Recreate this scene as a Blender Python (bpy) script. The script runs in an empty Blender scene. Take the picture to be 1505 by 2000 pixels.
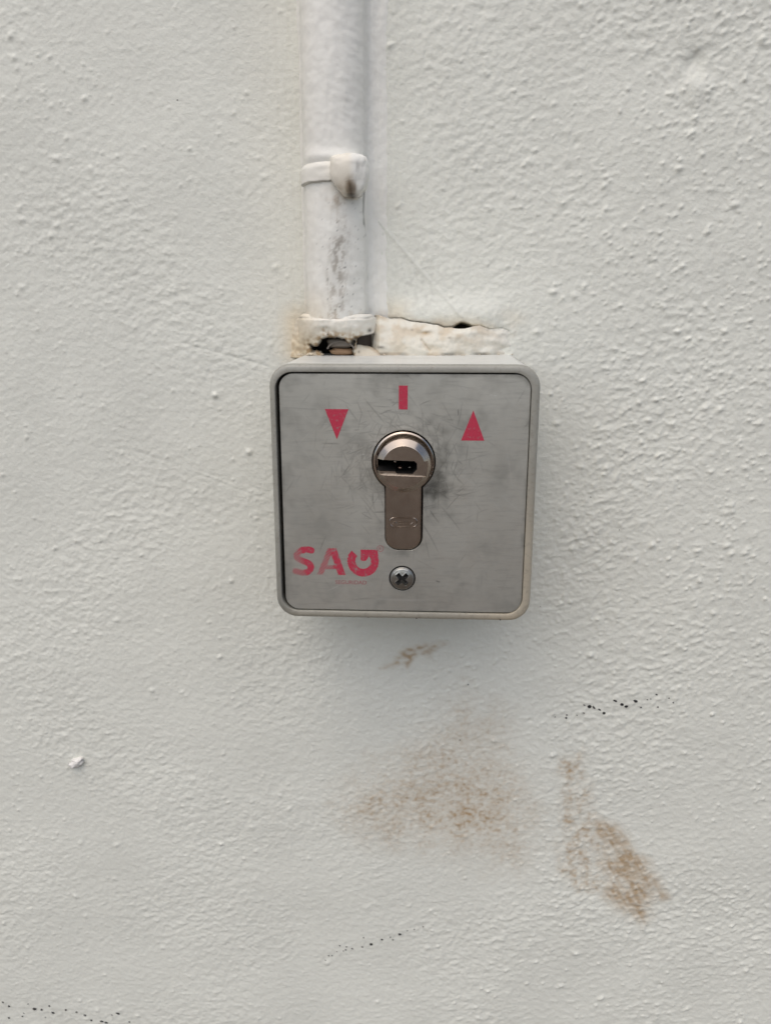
import bpy, math
import numpy as np
from mathutils import Matrix, Vector

S = 0.001                      # all coordinates below are millimetres
sc = bpy.context.scene
C = sc.collection

# ------------------------------------------------------------------ camera
cam = bpy.data.cameras.new('camera')
cam.sensor_fit = 'VERTICAL'; cam.sensor_height = 36.0; cam.lens = 28.8
cam.clip_start = 0.005; cam.clip_end = 200
camo = bpy.data.objects.new('camera', cam); C.objects.link(camo)
p, yw = math.radians(14.627), math.radians(-2.913)
fw = Vector((math.sin(yw)*math.cos(p), math.cos(yw)*math.cos(p), -math.sin(p)))
rt = Vector((math.cos(yw), -math.sin(yw), 0)); up = rt.cross(fw)
m = Matrix((rt, up, -fw)).transposed().to_4x4()
m.translation = Vector((6.35, -263.4, 53.9))*S
camo.matrix_world = m
cam.dof.use_dof = True; cam.dof.focus_distance = 0.226; cam.dof.aperture_fstop = 26
sc.camera = camo

# ------------------------------------------------------------------ light
SUN_DIR = Vector((-0.18, -0.46, 0.87)).normalized()      # towards the light
w = bpy.data.worlds.new('World'); sc.world = w; w.use_nodes = True
nt = w.node_tree; bg = nt.nodes['Background']
sky = nt.nodes.new('ShaderNodeTexSky'); sky.sky_type = 'NISHITA'; sky.sun_disc = False
sky.sun_elevation = math.asin(SUN_DIR.z); sky.sun_rotation = math.atan2(SUN_DIR.x, SUN_DIR.y)
sky.air_density = 1.0; sky.dust_density = 3.0; sky.ozone_density = 1.0
nt.links.new(sky.outputs[0], bg.inputs[0]); bg.inputs[1].default_value = 0.12
sl = bpy.data.lights.new('sun', 'SUN'); sl.energy = 1.5; sl.angle = math.radians(100); sl.color = (1.0, 0.91, 0.80)
so = bpy.data.objects.new('sun', sl); C.objects.link(so)
so.rotation_euler = SUN_DIR.to_track_quat('Z', 'Y').to_euler()
so.location = SUN_DIR*3
sc.view_settings.view_transform = 'Standard'; sc.view_settings.look = 'None'
sc.view_settings.exposure = 0.22; sc.view_settings.gamma = 1.0

# ------------------------------------------------------------------ numeric helpers
rng = np.random.default_rng(7)
def gn(x, z, seed):
    """2-D gradient noise, about -0.7..0.7"""
    xi = np.floor(x); zi = np.floor(z); fx = x-xi; fz = z-zi
    xi = xi.astype(np.int64); zi = zi.astype(np.int64)
    def g(ix, iz, dx, dz):
        h = (ix*374761393 + iz*668265263 + seed*2147483647) & 0xffffffff
        h = ((h ^ (h >> 13))*1274126177) & 0xffffffff
        h = ((h ^ (h >> 16))*2246822519) & 0xffffffff
        a = ((h >> 8) & 0xffff).astype(np.float32)*(2*math.pi/65536)
        return np.cos(a)*dx + np.sin(a)*dz
    u = fx*fx*fx*(fx*(fx*6-15)+10); v = fz*fz*fz*(fz*(fz*6-15)+10)
    a = g(xi, zi, fx, fz)*(1-u) + g(xi+1, zi, fx-1, fz)*u
    b = g(xi, zi+1, fx, fz-1)*(1-u) + g(xi+1, zi+1, fx-1, fz-1)*u
    return a*(1-v) + b*v
def rot(x, z, deg):
    a = math.radians(deg); return x*math.cos(a)+z*math.sin(a), -x*math.sin(a)+z*math.cos(a)
def sm(a, b, x):
    t = np.clip((x-a)/(b-a), 0, 1); return t*t*(3-2*t)
def seg_dist(X, Z, pts):
    """distance to a polyline"""
    d = np.full(np.shape(X), 1e9)
    for (x0, z0), (x1, z1) in zip(pts[:-1], pts[1:]):
        dx, dz = x1-x0, z1-z0; L = dx*dx+dz*dz+1e-12
        t = np.clip(((X-x0)*dx+(Z-z0)*dz)/L, 0, 1)
        d = np.minimum(d, np.hypot(X-x0-t*dx, Z-z0-t*dz))
    return d
def poly_sdf(X, Z, pts):
    d = seg_dist(X, Z, list(pts)+[pts[0]])
    ins = np.zeros(np.shape(X), bool)
    n = len(pts)
    for i in range(n):
        x0, z0 = pts[i]; x1, z1 = pts[(i+1) % n]
        if z0 == z1: continue
        c = ((z0 > Z) != (z1 > Z)) & (X < (x1-x0)*(Z-z0)/(z1-z0)+x0)
        ins ^= c
    return np.where(ins, -d, d)
def rrect_sdf(X, Z, x0, x1, z0, z1, r):
    cx, cz = (x0+x1)/2, (z0+z1)/2
    qx = np.abs(X-cx)-(x1-x0)/2+r; qz = np.abs(Z-cz)-(z1-z0)/2+r
    return np.hypot(np.maximum(qx, 0), np.maximum(qz, 0))+np.minimum(np.maximum(qx, qz), 0)-r

# ------------------------------------------------------------------ object helpers
def link(name, me, mat, parent=None):
    o = bpy.data.objects.new(name, me); C.objects.link(o)
    if mat: me.materials.append(mat)
    if parent: o.parent = parent
    return o
def tag(o, label=None, cat=None, kind=None, group=None):
    for k, v in (('label', label), ('category', cat), ('kind', kind), ('group', group)):
        if v: o[k] = v
    return o
def thing(name, label, cat, loc=(0, 0, 0)):
    o = bpy.data.objects.new(name, None); C.objects.link(o); o.empty_display_size = 0.01
    return tag(o, label, cat)
def mesh(name, V, faces, mat, parent=None, wear=None, sharp=35, smooth=True):
    """V in mm; faces: list of arrays of index tuples"""
    V = np.asarray(V, np.float32)*S
    me = bpy.data.meshes.new(name)
    faces = [np.asarray(f, np.int32) for f in faces if len(f)]
    loops = np.concatenate([f.ravel() for f in faces])
    tot = np.concatenate([np.full(len(f), f.shape[1], np.int32) for f in faces])
    start = np.concatenate([[0], np.cumsum(tot)[:-1]]).astype(np.int32)
    me.vertices.add(len(V)); me.vertices.foreach_set('co', V.ravel())
    me.loops.add(len(loops)); me.loops.foreach_set('vertex_index', loops)
    me.polygons.add(len(tot)); me.polygons.foreach_set('loop_start', start)
    me.polygons.foreach_set('loop_total', tot)
    me.update(calc_edges=True); me.validate()
    if not smooth: me.polygons.foreach_set('use_smooth', np.zeros(len(me.polygons), bool))
    if smooth:
        me.polygons.foreach_set('use_smooth', np.ones(len(me.polygons), bool))
        if sharp: me.set_sharp_from_angle(angle=math.radians(sharp))
    if wear is not None:
        a = me.attributes.new('wear', 'FLOAT_COLOR', 'POINT')
        w4 = np.ones((len(V), 4), np.float32); w4[:, :3] = wear
        a.data.foreach_set('color', w4.ravel())
    return link(name, me, mat, parent)
def grid_faces(nx, nz):
    i, j = np.meshgrid(np.arange(nx-1), np.arange(nz-1))
    a = (j*nx+i).ravel()
    return np.stack([a, a+1, a+1+nx, a+nx], 1)
def relief(name, xs, zs, hfun, mat, parent=None, sdf=None, wearfun=None, skirt=0, chamfer=0, sharp=35):
    """a relief facing -Y over an (x,z) grid, cut to sdf<0 with snapped edges and a turned-back rim"""
    X, Z = np.meshgrid(np.asarray(xs, float), np.asarray(zs, float))
    nx, nz = len(xs), len(zs)
    keep = np.ones(X.shape, bool)
    if sdf is not None:
        cell = min(xs[1]-xs[0], zs[1]-zs[0]); e = cell*0.1
        for _ in range(2):
            d = sdf(X, Z)
            if _ == 0: keep = d < cell*0.5; near = np.abs(d) < cell*0.5
            gx = (sdf(X+e, Z)-sdf(X-e, Z))/(2*e); gz = (sdf(X, Z+e)-sdf(X, Z-e))/(2*e)
            X = np.where(near, X-d*gx, X); Z = np.where(near, Z-d*gz, Z)
    H = hfun(X, Z)
    V = np.stack([X.ravel(), -H.ravel(), Z.ravel()], 1)
    Q = grid_faces(nx, nz); k = keep.ravel()[Q]; n = k.sum(1)
    quads = Q[n == 4]
    tris = np.array([q[kk] for q, kk in zip(Q[n == 3], k[n == 3])], np.int32).reshape(-1, 3)
    W = wearfun(X.ravel(), Z.ravel()) if wearfun else None
    if skirt:
        E = np.concatenate([np.stack([f[:, a], f[:, (a+1) % f.shape[1]]], 1) for f in (quads, tris) if len(f) for a in range(f.shape[1])])
        key = np.sort(E, 1); key = key[:, 0].astype(np.int64)*len(V)+key[:, 1]
        u, inv, cnt = np.unique(key, return_inverse=True, return_counts=True)
        B = E[cnt[inv] == 1]
        extra = []
        depth = [(chamfer, chamfer), (chamfer, skirt)] if chamfer else [(0, skirt)]
        for off, dy in depth:
            vs = np.unique(B); mp = np.full(len(V), -1); mp[vs] = len(V)+np.arange(len(vs))
            nv = V[vs].copy(); nv[:, 1] += dy
            if off and off == dy:               # push outwards by the edge normal
                nrm = np.zeros((len(V), 2)); t = V[B[:, 1]]-V[B[:, 0]]
                on = np.stack([t[:, 2], -t[:, 0]], 1); on /= np.linalg.norm(on, axis=1)[:, None]+1e-9
                np.add.at(nrm, B[:, 0], on); np.add.at(nrm, B[:, 1], on)
                q = nrm[vs]; q /= np.linalg.norm(q, axis=1)[:, None]+1e-9
                nv[:, 0] += q[:, 0]*off; nv[:, 2] += q[:, 1]*off
            V = np.concatenate([V, nv])
            if W is not None: W = np.concatenate([W, W[vs]])
            NB = mp[B]
            extra.append(np.stack([B[:, 1], B[:, 0], NB[:, 0], NB[:, 1]], 1)); B = NB
        quads = np.concatenate([quads]+extra)
    used = np.zeros(len(V), bool); used[quads.ravel()] = True
    if len(tris): used[tris.ravel()] = True
    mp = np.cumsum(used)-1
    return mesh(name, V[used], [mp[quads], mp[tris] if len(tris) else []], mat, parent, None if W is None else W[used], sharp)
def flat_poly(name, pts, y, mat, parent, thick=0.03):
    """thin printed patch: a closed polygon in x,z with a little body"""
    n = len(pts)
    V = [(x, y-thick, z) for x, z in pts]+[(x, y, z) for x, z in pts]
    f = [[tuple(range(n))]]
    sides = [(i, i+n, (i+1) % n+n, (i+1) % n) for i in range(n)]
    return mesh(name, V, [np.array(f[0]), np.array(sides)], mat, parent, smooth=False)
def lin(a, b, step): return np.linspace(a, b, int(round((b-a)/step))+1)
def grow(core0, core1, step, lo, hi, g=1.18):
    c = list(lin(core0, core1, step)); s = step
    while c[-1] < hi: s *= g; c.append(min(c[-1]+s, hi))
    s = step
    while c[0] > lo: s *= g; c.insert(0, max(c[0]-s, lo))
    return np.array(c)

# ------------------------------------------------------------------ materials
class N:
    def __init__(self, name):
        self.m = bpy.data.materials.new(name); self.m.use_nodes = True
        self.t = self.m.node_tree; self.b = self.t.nodes['Principled BSDF']
        tc = self.t.nodes.new('ShaderNodeTexCoord'); self.co = tc.outputs['Object']
    def l(self, a, b): self.t.links.new(a, b)
    def mapped(self, scale=(1, 1, 1), r=(0, 0, 0), loc=(0, 0, 0)):
        n = self.t.nodes.new('ShaderNodeMapping'); self.l(self.co, n.inputs[0])
        n.inputs['Scale'].default_value = scale; n.inputs['Rotation'].default_value = r; n.inputs['Location'].default_value = loc
        return n.outputs[0]
    def noise(self, scale, detail=3, rough=.5, vec=None, dist=0):
        n = self.t.nodes.new('ShaderNodeTexNoise'); self.l(vec or self.co, n.inputs['Vector'])
        n.inputs['Scale'].default_value = scale; n.inputs['Detail'].default_value = detail
        n.inputs['Roughness'].default_value = rough; n.inputs['Distortion'].default_value = dist
        return n.outputs['Fac']
    def ramp(self, fac, a, b, va=0., vb=1.):
        n = self.t.nodes.new('ShaderNodeMapRange'); self.l(fac, n.inputs[0])
        for i, v in zip((1, 2, 3, 4), (a, b, va, vb)): n.inputs[i].default_value = v
        return n.outputs[0]
    def mix(self, fac, a, b, mode='MIX'):
        n = self.t.nodes.new('ShaderNodeMix'); n.data_type = 'RGBA'; n.blend_type = mode
        for s, v in ((n.inputs[0], fac), (n.inputs[6], a), (n.inputs[7], b)):
            if isinstance(v, (int, float)): s.default_value = v
            elif isinstance(v, tuple): s.default_value = v+(1,)
            else: self.l(v, s)
        return n.outputs[2]
    def math(self, op, a, b=0.):
        n = self.t.nodes.new('ShaderNodeMath'); n.operation = op; n.use_clamp = op in ('MULTIPLY', 'ADD')
        for s, v in zip(n.inputs, (a, b)):
            if isinstance(v, (int, float)): s.default_value = v
            else: self.l(v, s)
        return n.outputs[0]
    def wear(self):
        n = self.t.nodes.new('ShaderNodeAttribute'); n.attribute_name = 'wear'
        s = self.t.nodes.new('ShaderNodeSeparateColor'); self.l(n.outputs['Color'], s.inputs[0])
        return s.outputs
    def bump(self, h, dist, strength=1., prev=None):
        n = self.t.nodes.new('ShaderNodeBump'); self.l(h, n.inputs['Height'])
        n.inputs['Distance'].default_value = dist; n.inputs['Strength'].default_value = strength
        if prev: self.l(prev, n.inputs['Normal'])
        return n.outputs[0]
    def set(self, **k):
        for key, v in k.items():
            s = self.b.inputs[{'base': 'Base Color', 'rough': 'Roughness', 'metal': 'Metallic', 'normal': 'Normal', 'spec': 'Specular IOR Level', 'coat': 'Coat Weight', 'coat_r': 'Coat Roughness'}[key]]
            if isinstance(v, (int, float)): s.default_value = v
            elif isinstance(v, tuple): s.default_value = v+(1,)
            else: self.l(v, s)
        return self.m

def paint_material(name, base=(.735, .746, .677), base2=(.69, .70, .635), rough=.6, micro=.00022, micro_scale=700):
    n = N(name); r, g, b = n.wear()[:3]
    col = n.mix(n.ramp(n.noise(30, 4, .6), .35, .7), base, base2)
    col = n.mix(n.math('MULTIPLY', n.ramp(n.noise(420, 4, .65), .52, .75), .22), col, (.56, .54, .50))
    col = n.mix(b, col, (.70, .60, .43))
    blotch = n.ramp(n.noise(260, 5, .7), .25, .75)
    col = n.mix(n.math('MULTIPLY', r, n.ramp(blotch, 0, 1, .6, 1.1)), col, (.40, .285, .165))
    col = n.mix(g, col, (.022, .016, .012))
    h = n.noise(micro_scale, 6, .68)
    h2 = n.noise(2600, 2, .5)
    nb = n.bump(h, micro); nb = n.bump(h2, micro*.25, 1., nb)
    return n.set(base=col, rough=rough, normal=nb, spec=.35)

M = {}
M['wall'] = paint_material('wall paint')
M['pipe'] = paint_material('pipe paint', (.80, .797, .745), (.75, .747, .695), .42, .00008, 500)
M['filler'] = paint_material('old filler', (.715, .715, .655), (.67, .655, .585), .7, .00015, 700)

n = N('dark grime'); M['grime'] = n.set(base=n.mix(n.noise(300, 4), (.012, .009, .008), (.05, .035, .028)), rough=.85)
n = N('grey plastic'); M['grey'] = n.set(base=n.mix(n.noise(200, 4), (.13, .115, .095), (.22, .19, .16)), rough=.6)
n = N('tan fibre'); M['tan'] = n.set(base=n.mix(n.noise(260, 5, .7), (.20, .12, .065), (.40, .255, .145)), rough=.7)
n = N('lock grease'); M['grease_shade'] = n.set(base=n.mix(n.noise(900, 4), (.004, .0035, .003), (.014, .011, .009)), rough=.7)  # near black, carries the shade deep in the keyway
n = N('mould speck'); M['speck'] = n.set(base=n.mix(n.noise(400, 3), (.008, .008, .009), (.03, .03, .03)), rough=.8)
n = N('chipped plaster'); M['chip'] = n.set(base=n.mix(n.noise(300, 4), (.82, .81, .78), (.66, .64, .60)), rough=.8, normal=n.bump(n.noise(900, 4), .0002))

# powder coated housing, worn and yellowed
n = N('housing paint'); r, g, b = n.wear()[:3]
col = n.mix(n.ramp(n.noise(60, 4, .6), .35, .7), (.32, .318, .28), (.265, .262, .23))
col = n.mix(b, col, (.46, .39, .28))
col = n.mix(n.math('MULTIPLY', n.ramp(n.noise(900, 4, .75), .52, .68), .55), col, (.20, .185, .15))
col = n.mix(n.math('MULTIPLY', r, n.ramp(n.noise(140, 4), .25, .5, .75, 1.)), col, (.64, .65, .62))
col = n.mix(g, col, (.03, .028, .024))
M['housing'] = n.set(base=col, rough=.33, normal=n.bump(n.noise(1300, 2), .00006), spec=.5)

# satin stainless plate
n = N('satin steel'); r, g, b = n.wear()[:3]       # r smudge, g dark hairline, b bright hairline
cloud = n.noise(45, 5, .62)
streak = n.noise(150, 3, .6, n.mapped((1, 1, 7), (0, math.radians(35), 0)))
col = n.mix(n.ramp(cloud, .3, .72), (.64, .635, .58), (.47, .47, .43))
col = n.mix(n.math('MULTIPLY', n.ramp(streak, .5, .75), .35), col, (.30, .30, .28))
sm_ = n.math('MULTIPLY', r, n.ramp(n.noise(170, 5, .7), .25, .7, .35, 1.2))
col = n.mix(sm_, col, (.10, .10, .085))
col = n.mix(g, col, (.05, .048, .045)); col = n.mix(b, col, (.8, .8, .78))
rg = n.ramp(n.noise(90, 5, .65), .3, .7, .36, .50)
M['steel'] = n.set(base=col, rough=rg, metal=n.math('SUBTRACT', .82, n.math('MULTIPLY', sm_, .5)), normal=n.bump(n.noise(1500, 2, .5, n.mapped((1, 1, 6))), .00001))

def nickel(name, base, rough):
    n = N(name)
    col = n.mix(n.ramp(n.noise(120, 4), .3, .7), base, tuple(v*.82 for v in base))
    return n.set(base=col, metal=1., rough=n.ramp(n.noise(400, 4, .6), .3, .7, rough, rough+.1), normal=n.bump(n.noise(1800, 2, .5, n.mapped((1, 1, 5))), .000006))
M['nickel'] = nickel('satin nickel', (.55, .475, .405), .16)
M['nickel_dark'] = nickel('worn nickel', (.46, .41, .355), .30)
n = N('zinc screw'); g = n.wear()[1]
M['screw'] = n.set(base=n.mix(g, n.mix(n.ramp(n.noise(300, 4), .3, .7), (.46, .46, .43), (.36, .36, .335)), (.012, .011, .01)), metal=n.ramp(g, 0, 1, 1, .1), rough=n.ramp(g, 0, 1, .3, .8))
M['brass'] = nickel('pin brass', (.60, .40, .31), .3)

def ink_material(name, c, th=.57, amt=.6):
    n = N(name)
    wornf = n.math('MAXIMUM', n.ramp(n.noise(900, 4, .75), th, th+.08), n.math('MULTIPLY', n.ramp(n.noise(800, 4), .60, .70), .4))
    col = n.mix(n.ramp(n.noise(1500, 3), .3, .7), c, tuple(v*.88 for v in c))
    col = n.mix(n.math('MULTIPLY', wornf, amt), col, (.25, .22, .21))
    return n.set(base=col, rough=.5)
M['ink'] = ink_material('red ink', (.47, .028, .066))
M['ink_logo'] = ink_material('chipped red ink', (.45, .03, .066), .53, .85)
M['ink_pale'] = ink_material('worn red ink', (.34, .10, .11))
n = N('paving'); M['ground'] = n.set(base=n.mix(n.noise(3, 5), (.115, .088, .066), (.08, .062, .048)), rough=.9)

# ------------------------------------------------------------------ ground (out of frame, far below the switch)
V = [(-40000, 200, -1200), (-40000, -60000, -1200), (40000, -60000, -1200), (40000, 200, -1200)]
tag(mesh('ground', V, [np.array([(0, 1, 2, 3)])], M['ground'], smooth=False), kind='structure')

# ------------------------------------------------------------------ plaster wall
xs = grow(-174, 152, .36, -1600, 1600); zs = grow(-243, 147, .36, -1200, 1700)
X, Z = np.meshgrid(xs, zs)
PIPE_X = -21.8
near_box = 1-sm(2, 26, rrect_sdf(X, Z, -37, 37, -37, 48, 4))
near_pipe = (1-sm(13, 30, np.abs(X-PIPE_X)))*sm(30, 50, Z)
calm = np.maximum(near_box, near_pipe)
H = .9*gn(X/70, Z/70, 1)+.42*gn(X/26, Z/26, 2)
H *= 1-.85*calm
ux, uz = rot(X, Z, 24)
warpx = 3*gn(X/18, Z/18, 31); warpz = 3*gn(X/18, Z/18, 32)
drag = gn((ux+warpx)/7.5, (uz+warpz)/2.6, 3)+.6*gn((ux+warpx)/3.6, (uz+warpz)/1.5, 4)
patch = .55+.75*sm(-.25, .35, gn(X/48+3, Z/48, 5))
right = sm(15, 60, X)
H += (.10+.03*right)*patch*(1-.55*calm)*drag
H += .13*patch*(1-.4*calm)*gn(X/2.6, Z/2.3, 6)+.10*patch*gn(X/1.35, Z/1.2, 7)+.05*gn(X/.8, Z/.75, 13)
gmask = patch*(1-.45*calm)*(.7+.65*right)
g1 = np.maximum(gn((X+.4*warpx)/2.3, (Z+.4*warpz)/2.0, 14)+.42*gn(X/1.1, Z/1.0, 15)-.03, 0)
H += .30*gmask*g1
H += .16*gmask*np.maximum(gn((ux+warpx)/6.5, (uz+warpz)/2.4, 16)-.16, 0)
H += .27*right*(1-.6*calm)*sm(-160, -60, Z)*np.maximum(gn(X/4.6, Z/3.8, 17)-.12, 0)
# roller grain, sharper on the lower half
H += .04*(.4+.6*sm(20, -60, Z))*np.abs(gn((X+warpx)/4.2, (Z+warpz)/2.2, 8))*2
# brush strokes beside the conduit and around the box
H += .20*near_pipe*gn(X/1.3, Z/22, 9)+.10*near_box*gn(X/1.6, Z/16, 10)
# fine trowel lines left of the box
for a, b, dd, wd in (((-93, 5.6), (-46, -8.6), -.08, .5), ((-86, 4.8), (-50, -9.6), .05, .45), ((-80, 1), (-44, -12), -.06, .4),
                     ((58, -38), (92, -47), -.06, .6), ((-9.7, 76.9), (17.2, 47.5), .22, .45), ((44, -58), (78, -70), .05, .5), ((-72, 40), (-45, 33), -.15, .4)):
    H += dd*np.exp(-(seg_dist(X, Z, [a, b])/wd)**2)
# pimples
i0, i1 = np.searchsorted(xs, -174), np.searchsorted(xs, 152); j0, j1 = np.searchsorted(zs, -243), np.searchsorted(zs, 147)
def stamp(cx, cz, r, h, asp=1., ang=0., power=2.):
    k = int(r*2.6/.36)+1
    ci, cj = np.searchsorted(xs, cx), np.searchsorted(zs, cz)
    a0, a1, b0, b1 = max(ci-k, 0), ci+k+1, max(cj-k, 0), cj+k+1
    x, z = X[b0:b1, a0:a1]-cx, Z[b0:b1, a0:a1]-cz
    x, z = rot(x, z, ang)
    H[b0:b1, a0:a1] += h*np.exp(-(np.hypot(x/asp, z)/r)**power)
cnt = 0
while cnt < 3000:
    cx, cz = rng.uniform(-172, 150), rng.uniform(-240, 146)
    dens = .22+.75*float(sm(30, 75, np.float64(cx)))*float(sm(-110, -30, np.float64(cz)))+.25*float(sm(-60, -120, np.float64(cx)))*float(sm(20, 80, np.float64(cz)))
    cl = float(gn(np.array(cx/22.), np.array(cz/22.), 12))
    if rng.random() > dens*(.55+1.6*max(cl, -.3)): continue
    if -40 < cx < 40 and -40 < cz < 50: continue
    if abs(cx-PIPE_X) < 15 and cz > 30: continue
    big = rng.random() < .07
    r = rng.uniform(.6, .85) if big else rng.uniform(.30, .52)
    stamp(cx, cz, r, r*rng.uniform(.5, .95)*(.62 if cx < 10 else 1.)*(1 if rng.random() > .1 else -.6), rng.uniform(1, 1.5), rng.uniform(0, 60), 2.)
    cnt += 1
for cx, cz, r, h in ((-62.3, 23.5, .8, .9), (81.5, 119.5, 3.2, -1.1), (83, 112, 3.5, .8), (-52, 5, 1.0, .7), (-60, -40, .7, .6)):
    stamp(cx, cz, r, h)
# broken cavity behind the conduit end, crack above the filler and the hole in it
FT = [(-9.0, 48.6), (-7.7, 48.2), (-5.6, 47.5), (-2.0, 47.6), (.5, 46.7), (5.9, 46.1), (9.5, 45.5), (11.3, 44.8), (14.1, 44.9), (19.5, 45.1), (22.3, 45.5), (25.2, 44.3), (29.5, 44.6), (31.5, 43.8)]
WH = [(13.4, 44.7), (15.2, 46.0), (16.6, 46.7), (17.6, 46.5), (19.0, 46.1), (20.4, 45.2), (20.2, 43.5), (14, 43.5)]
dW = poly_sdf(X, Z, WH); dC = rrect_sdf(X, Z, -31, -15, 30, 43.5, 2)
dF = seg_dist(X, Z, FT)
H -= 7*sm(.3, -.9, dW)+8*sm(0, -2, dC)
H -= .6*sm(.34, .08, dF)
H += 1.3*np.exp(-((Z-49)/4.5)**2)*sm(-6, 0, X)*sm(33, 24, X)*sm(.12, .3, dF)      # paint skin lifted above the crack
Vw = np.stack([X.ravel(), -H.ravel(), Z.ravel()], 1)
# wear: R brown stain, G dark dirt and shade, B cream yellowing and warm light
mott = sm(-.35, .5, gn(X/9, Z/9, 20)+.6*gn(X/3.2, Z/3.2, 21)); fine = sm(-.2, .5, gn(X/1.6, Z/1.6, 22)+.4*gn(X/.9, Z/.9, 24))
def blob(pts, soft): return sm(soft, -soft, poly_sdf(X+3*gn(X/8, Z/8, 25), Z+3*gn(X/8, Z/8, 26), pts))
SA = [(-23.5, -130), (-16.7, -116), (-4.5, -107), (9, -98), (16.5, -87), (21.8, -79), (25, -96), (33, -86), (38, -105), (45, -119), (48, -137), (41, -153), (18, -145), (-9, -141)]
SB1 = [(55.6, -105), (62.7, -102), (65, -114), (67, -124), (71, -140), (73, -160), (66, -161), (57, -152), (57, -124)]
SB2 = [(67, -128), (77.6, -132), (86.8, -144), (97.5, -161.5), (93, -164), (91, -174), (83, -169), (75, -163), (72, -145)]
SCt = [(-8.5, -71.5), (-.1, -63.5), (13.5, -60.7), (8.9, -65.0), (8, -68), (3.6, -66.4), (1, -71), (-2, -68.5)]
br = gn((X*.86+Z*.5)/1.4, (Z*.86-X*.5)/14, 27)                       # drag streaks of the brown smear
SAb = sm(11, -11, poly_sdf(X+6*gn(X/11, Z/11, 25)+3*gn(X/4, Z/4, 53), Z+6*gn(X/11, Z/11, 26)+3*gn(X/4, Z/4, 54), SA))
st = .95*SAb*(.5+.5*mott)*(.5+.5*fine)*(.68+.55*np.exp(-((X-17)/18)**2-((Z+124)/13)**2)+.35*np.exp(-((X+12)/9)**2-((Z+131)/8)**2))
st = np.maximum(st, .85*blob(SB1, 3.5)*(.3+.7*sm(-.35, .35, gn(X/4, Z/7, 28)))*(.4+.6*fine))
st = np.maximum(st, 1.0*blob(SB2, 3.5)*(.62+.38*sm(-.5, .35, br))*(.5+.5*sm(-.4, .3, gn(X/8, Z/8, 29)+.012*(X-80)+.3*gn(X/2, Z/2, 38))))
st = np.maximum(st, .85*blob(SCt, 1.5)*(.35+.65*sm(-.3, .3, gn(X/2.5, Z/1.6, 33))))
st = np.maximum(st, .35*np.exp(-(np.hypot((X+150)/9, (Z-2)/6))**2)*mott)
st = np.maximum(st, .18*np.exp(-(seg_dist(X, Z, [(-150, -16), (-146, -17.5)])/.9)**2))
st = st*(.78+.34*sm(.22, .0, g1))
fl = sm(3.5, .3, dF)
st = np.maximum(st, .40*fl*sm(-.2, .5, gn(X/4, Z/3, 34)))
dt = np.maximum(.95*sm(.1, -.9, dW), .95*sm(.3, -1, dC)); dt = np.maximum(dt, .45*sm(.36, .08, dF)*sm(-.3, .2, gn(X/6, Z/6, 35)))  # bare dark hole and cavity, blackened to hold shade; dirt in the crack
dt = np.maximum(dt, .12*np.exp(-(seg_dist(X, Z, [(-9.7, 76.9), (17.2, 47.5)])/.35)**2)*sm(-.3, .3, gn(X/9, Z/9, 36)))
dt = np.maximum(dt, .30*np.exp(-(np.hypot((X-3)/8, (Z-60)/10))**2)*fine*.6)
dt = np.maximum(dt, .10*sm(10, 1, dF)*fine)
for row_ in ([(52, -89), (62, -86), (76, -83), (93, -80)], [(-31, -196), (-20, -190), (-8, -185.5), (9, -179)], [(-163, -223), (-145, -226), (-128, -228), (-110, -230)]):
    dt = np.maximum(dt, .16*np.exp(-(seg_dist(X, Z, row_)/2.2)**2)*sm(.0, .45, gn(X/1.6, Z/1.6, 39)+.3*gn(X/5, Z/5, 30)))
warm = .75*np.exp(-(np.abs(X+35)/5)**2)*sm(30, 38, Z)*sm(56, 46, Z)
warm = np.maximum(warm, .07*sm(34, 12, np.abs(X-PIPE_X-(-5)))*sm(40, 50, Z)*(X < PIPE_X))  # warm light beside the conduit, painted into the wall colour
warm = np.maximum(warm, .5*sm(9, 0, dF)*sm(-.3, .4, gn(X/10, Z/8, 37)))
wearW = np.stack([st.ravel(), dt.ravel(), warm.ravel()], 1)
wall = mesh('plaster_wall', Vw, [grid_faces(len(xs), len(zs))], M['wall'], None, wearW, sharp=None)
tag(wall, 'rough white painted plaster wall with brown stains and black specks', 'wall')

# mould specks and a chip of plaster on the wall
def wall_h(x, z): return float(H[np.clip(np.searchsorted(zs, z), 0, len(zs)-1), np.clip(np.searchsorted(xs, x), 0, len(xs)-1)])
D1 = [(52.6, -88.8), (56.7, -87.9), (56.5, -89), (60.2, -87.8), (62.4, -86.8), (62.5, -83.8), (64.3, -84.4), (65.9, -84.7), (67.8, -85.4), (69.4, -86.7), (73, -81.8), (75.4, -83.2), (76.9, -83.8), (80, -81.7), (81.9, -84), (83.9, -81), (85, -80.7), (86.9, -79), (87.7, -83.7), (91.2, -80.2), (92.8, -81.8), (21.8, -77.1), (19.5, -98.8)]
D2 = [(-30.5, -196.2), (-29.2, -194), (-27.9, -193.9), (-26, -191.8), (-23.4, -191.4), (-22.5, -190.8), (-22.1, -189.3), (-24.8, -189), (-19.9, -190.1), (-15.5, -184.7), (-16, -189.1), (-12.6, -187.6), (-8.4, -185.3), (-5.2, -184), (-4.2, -185.2), (-1.6, -182.6), (1.3, -180.9), (4, -180.2), (7.3, -178.9)]
D3 = [(-162.2, -222.4), (-159.9, -224.3), (-160.6, -230.1), (-154.9, -229.1), (-154.2, -227.5), (-151.9, -222.8), (-149.4, -225.2), (-146.5, -225.4), (-143.1, -223.4), (-142, -226.6), (-145.4, -229.1), (-136.5, -225), (-132.2, -226), (-128.9, -227.5), (-126.5, -229.9), (-122.2, -230.1), (-120.3, -230.7), (-117.7, -226.7), (-115.2, -225.7), (-110.8, -229.7)]
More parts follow.
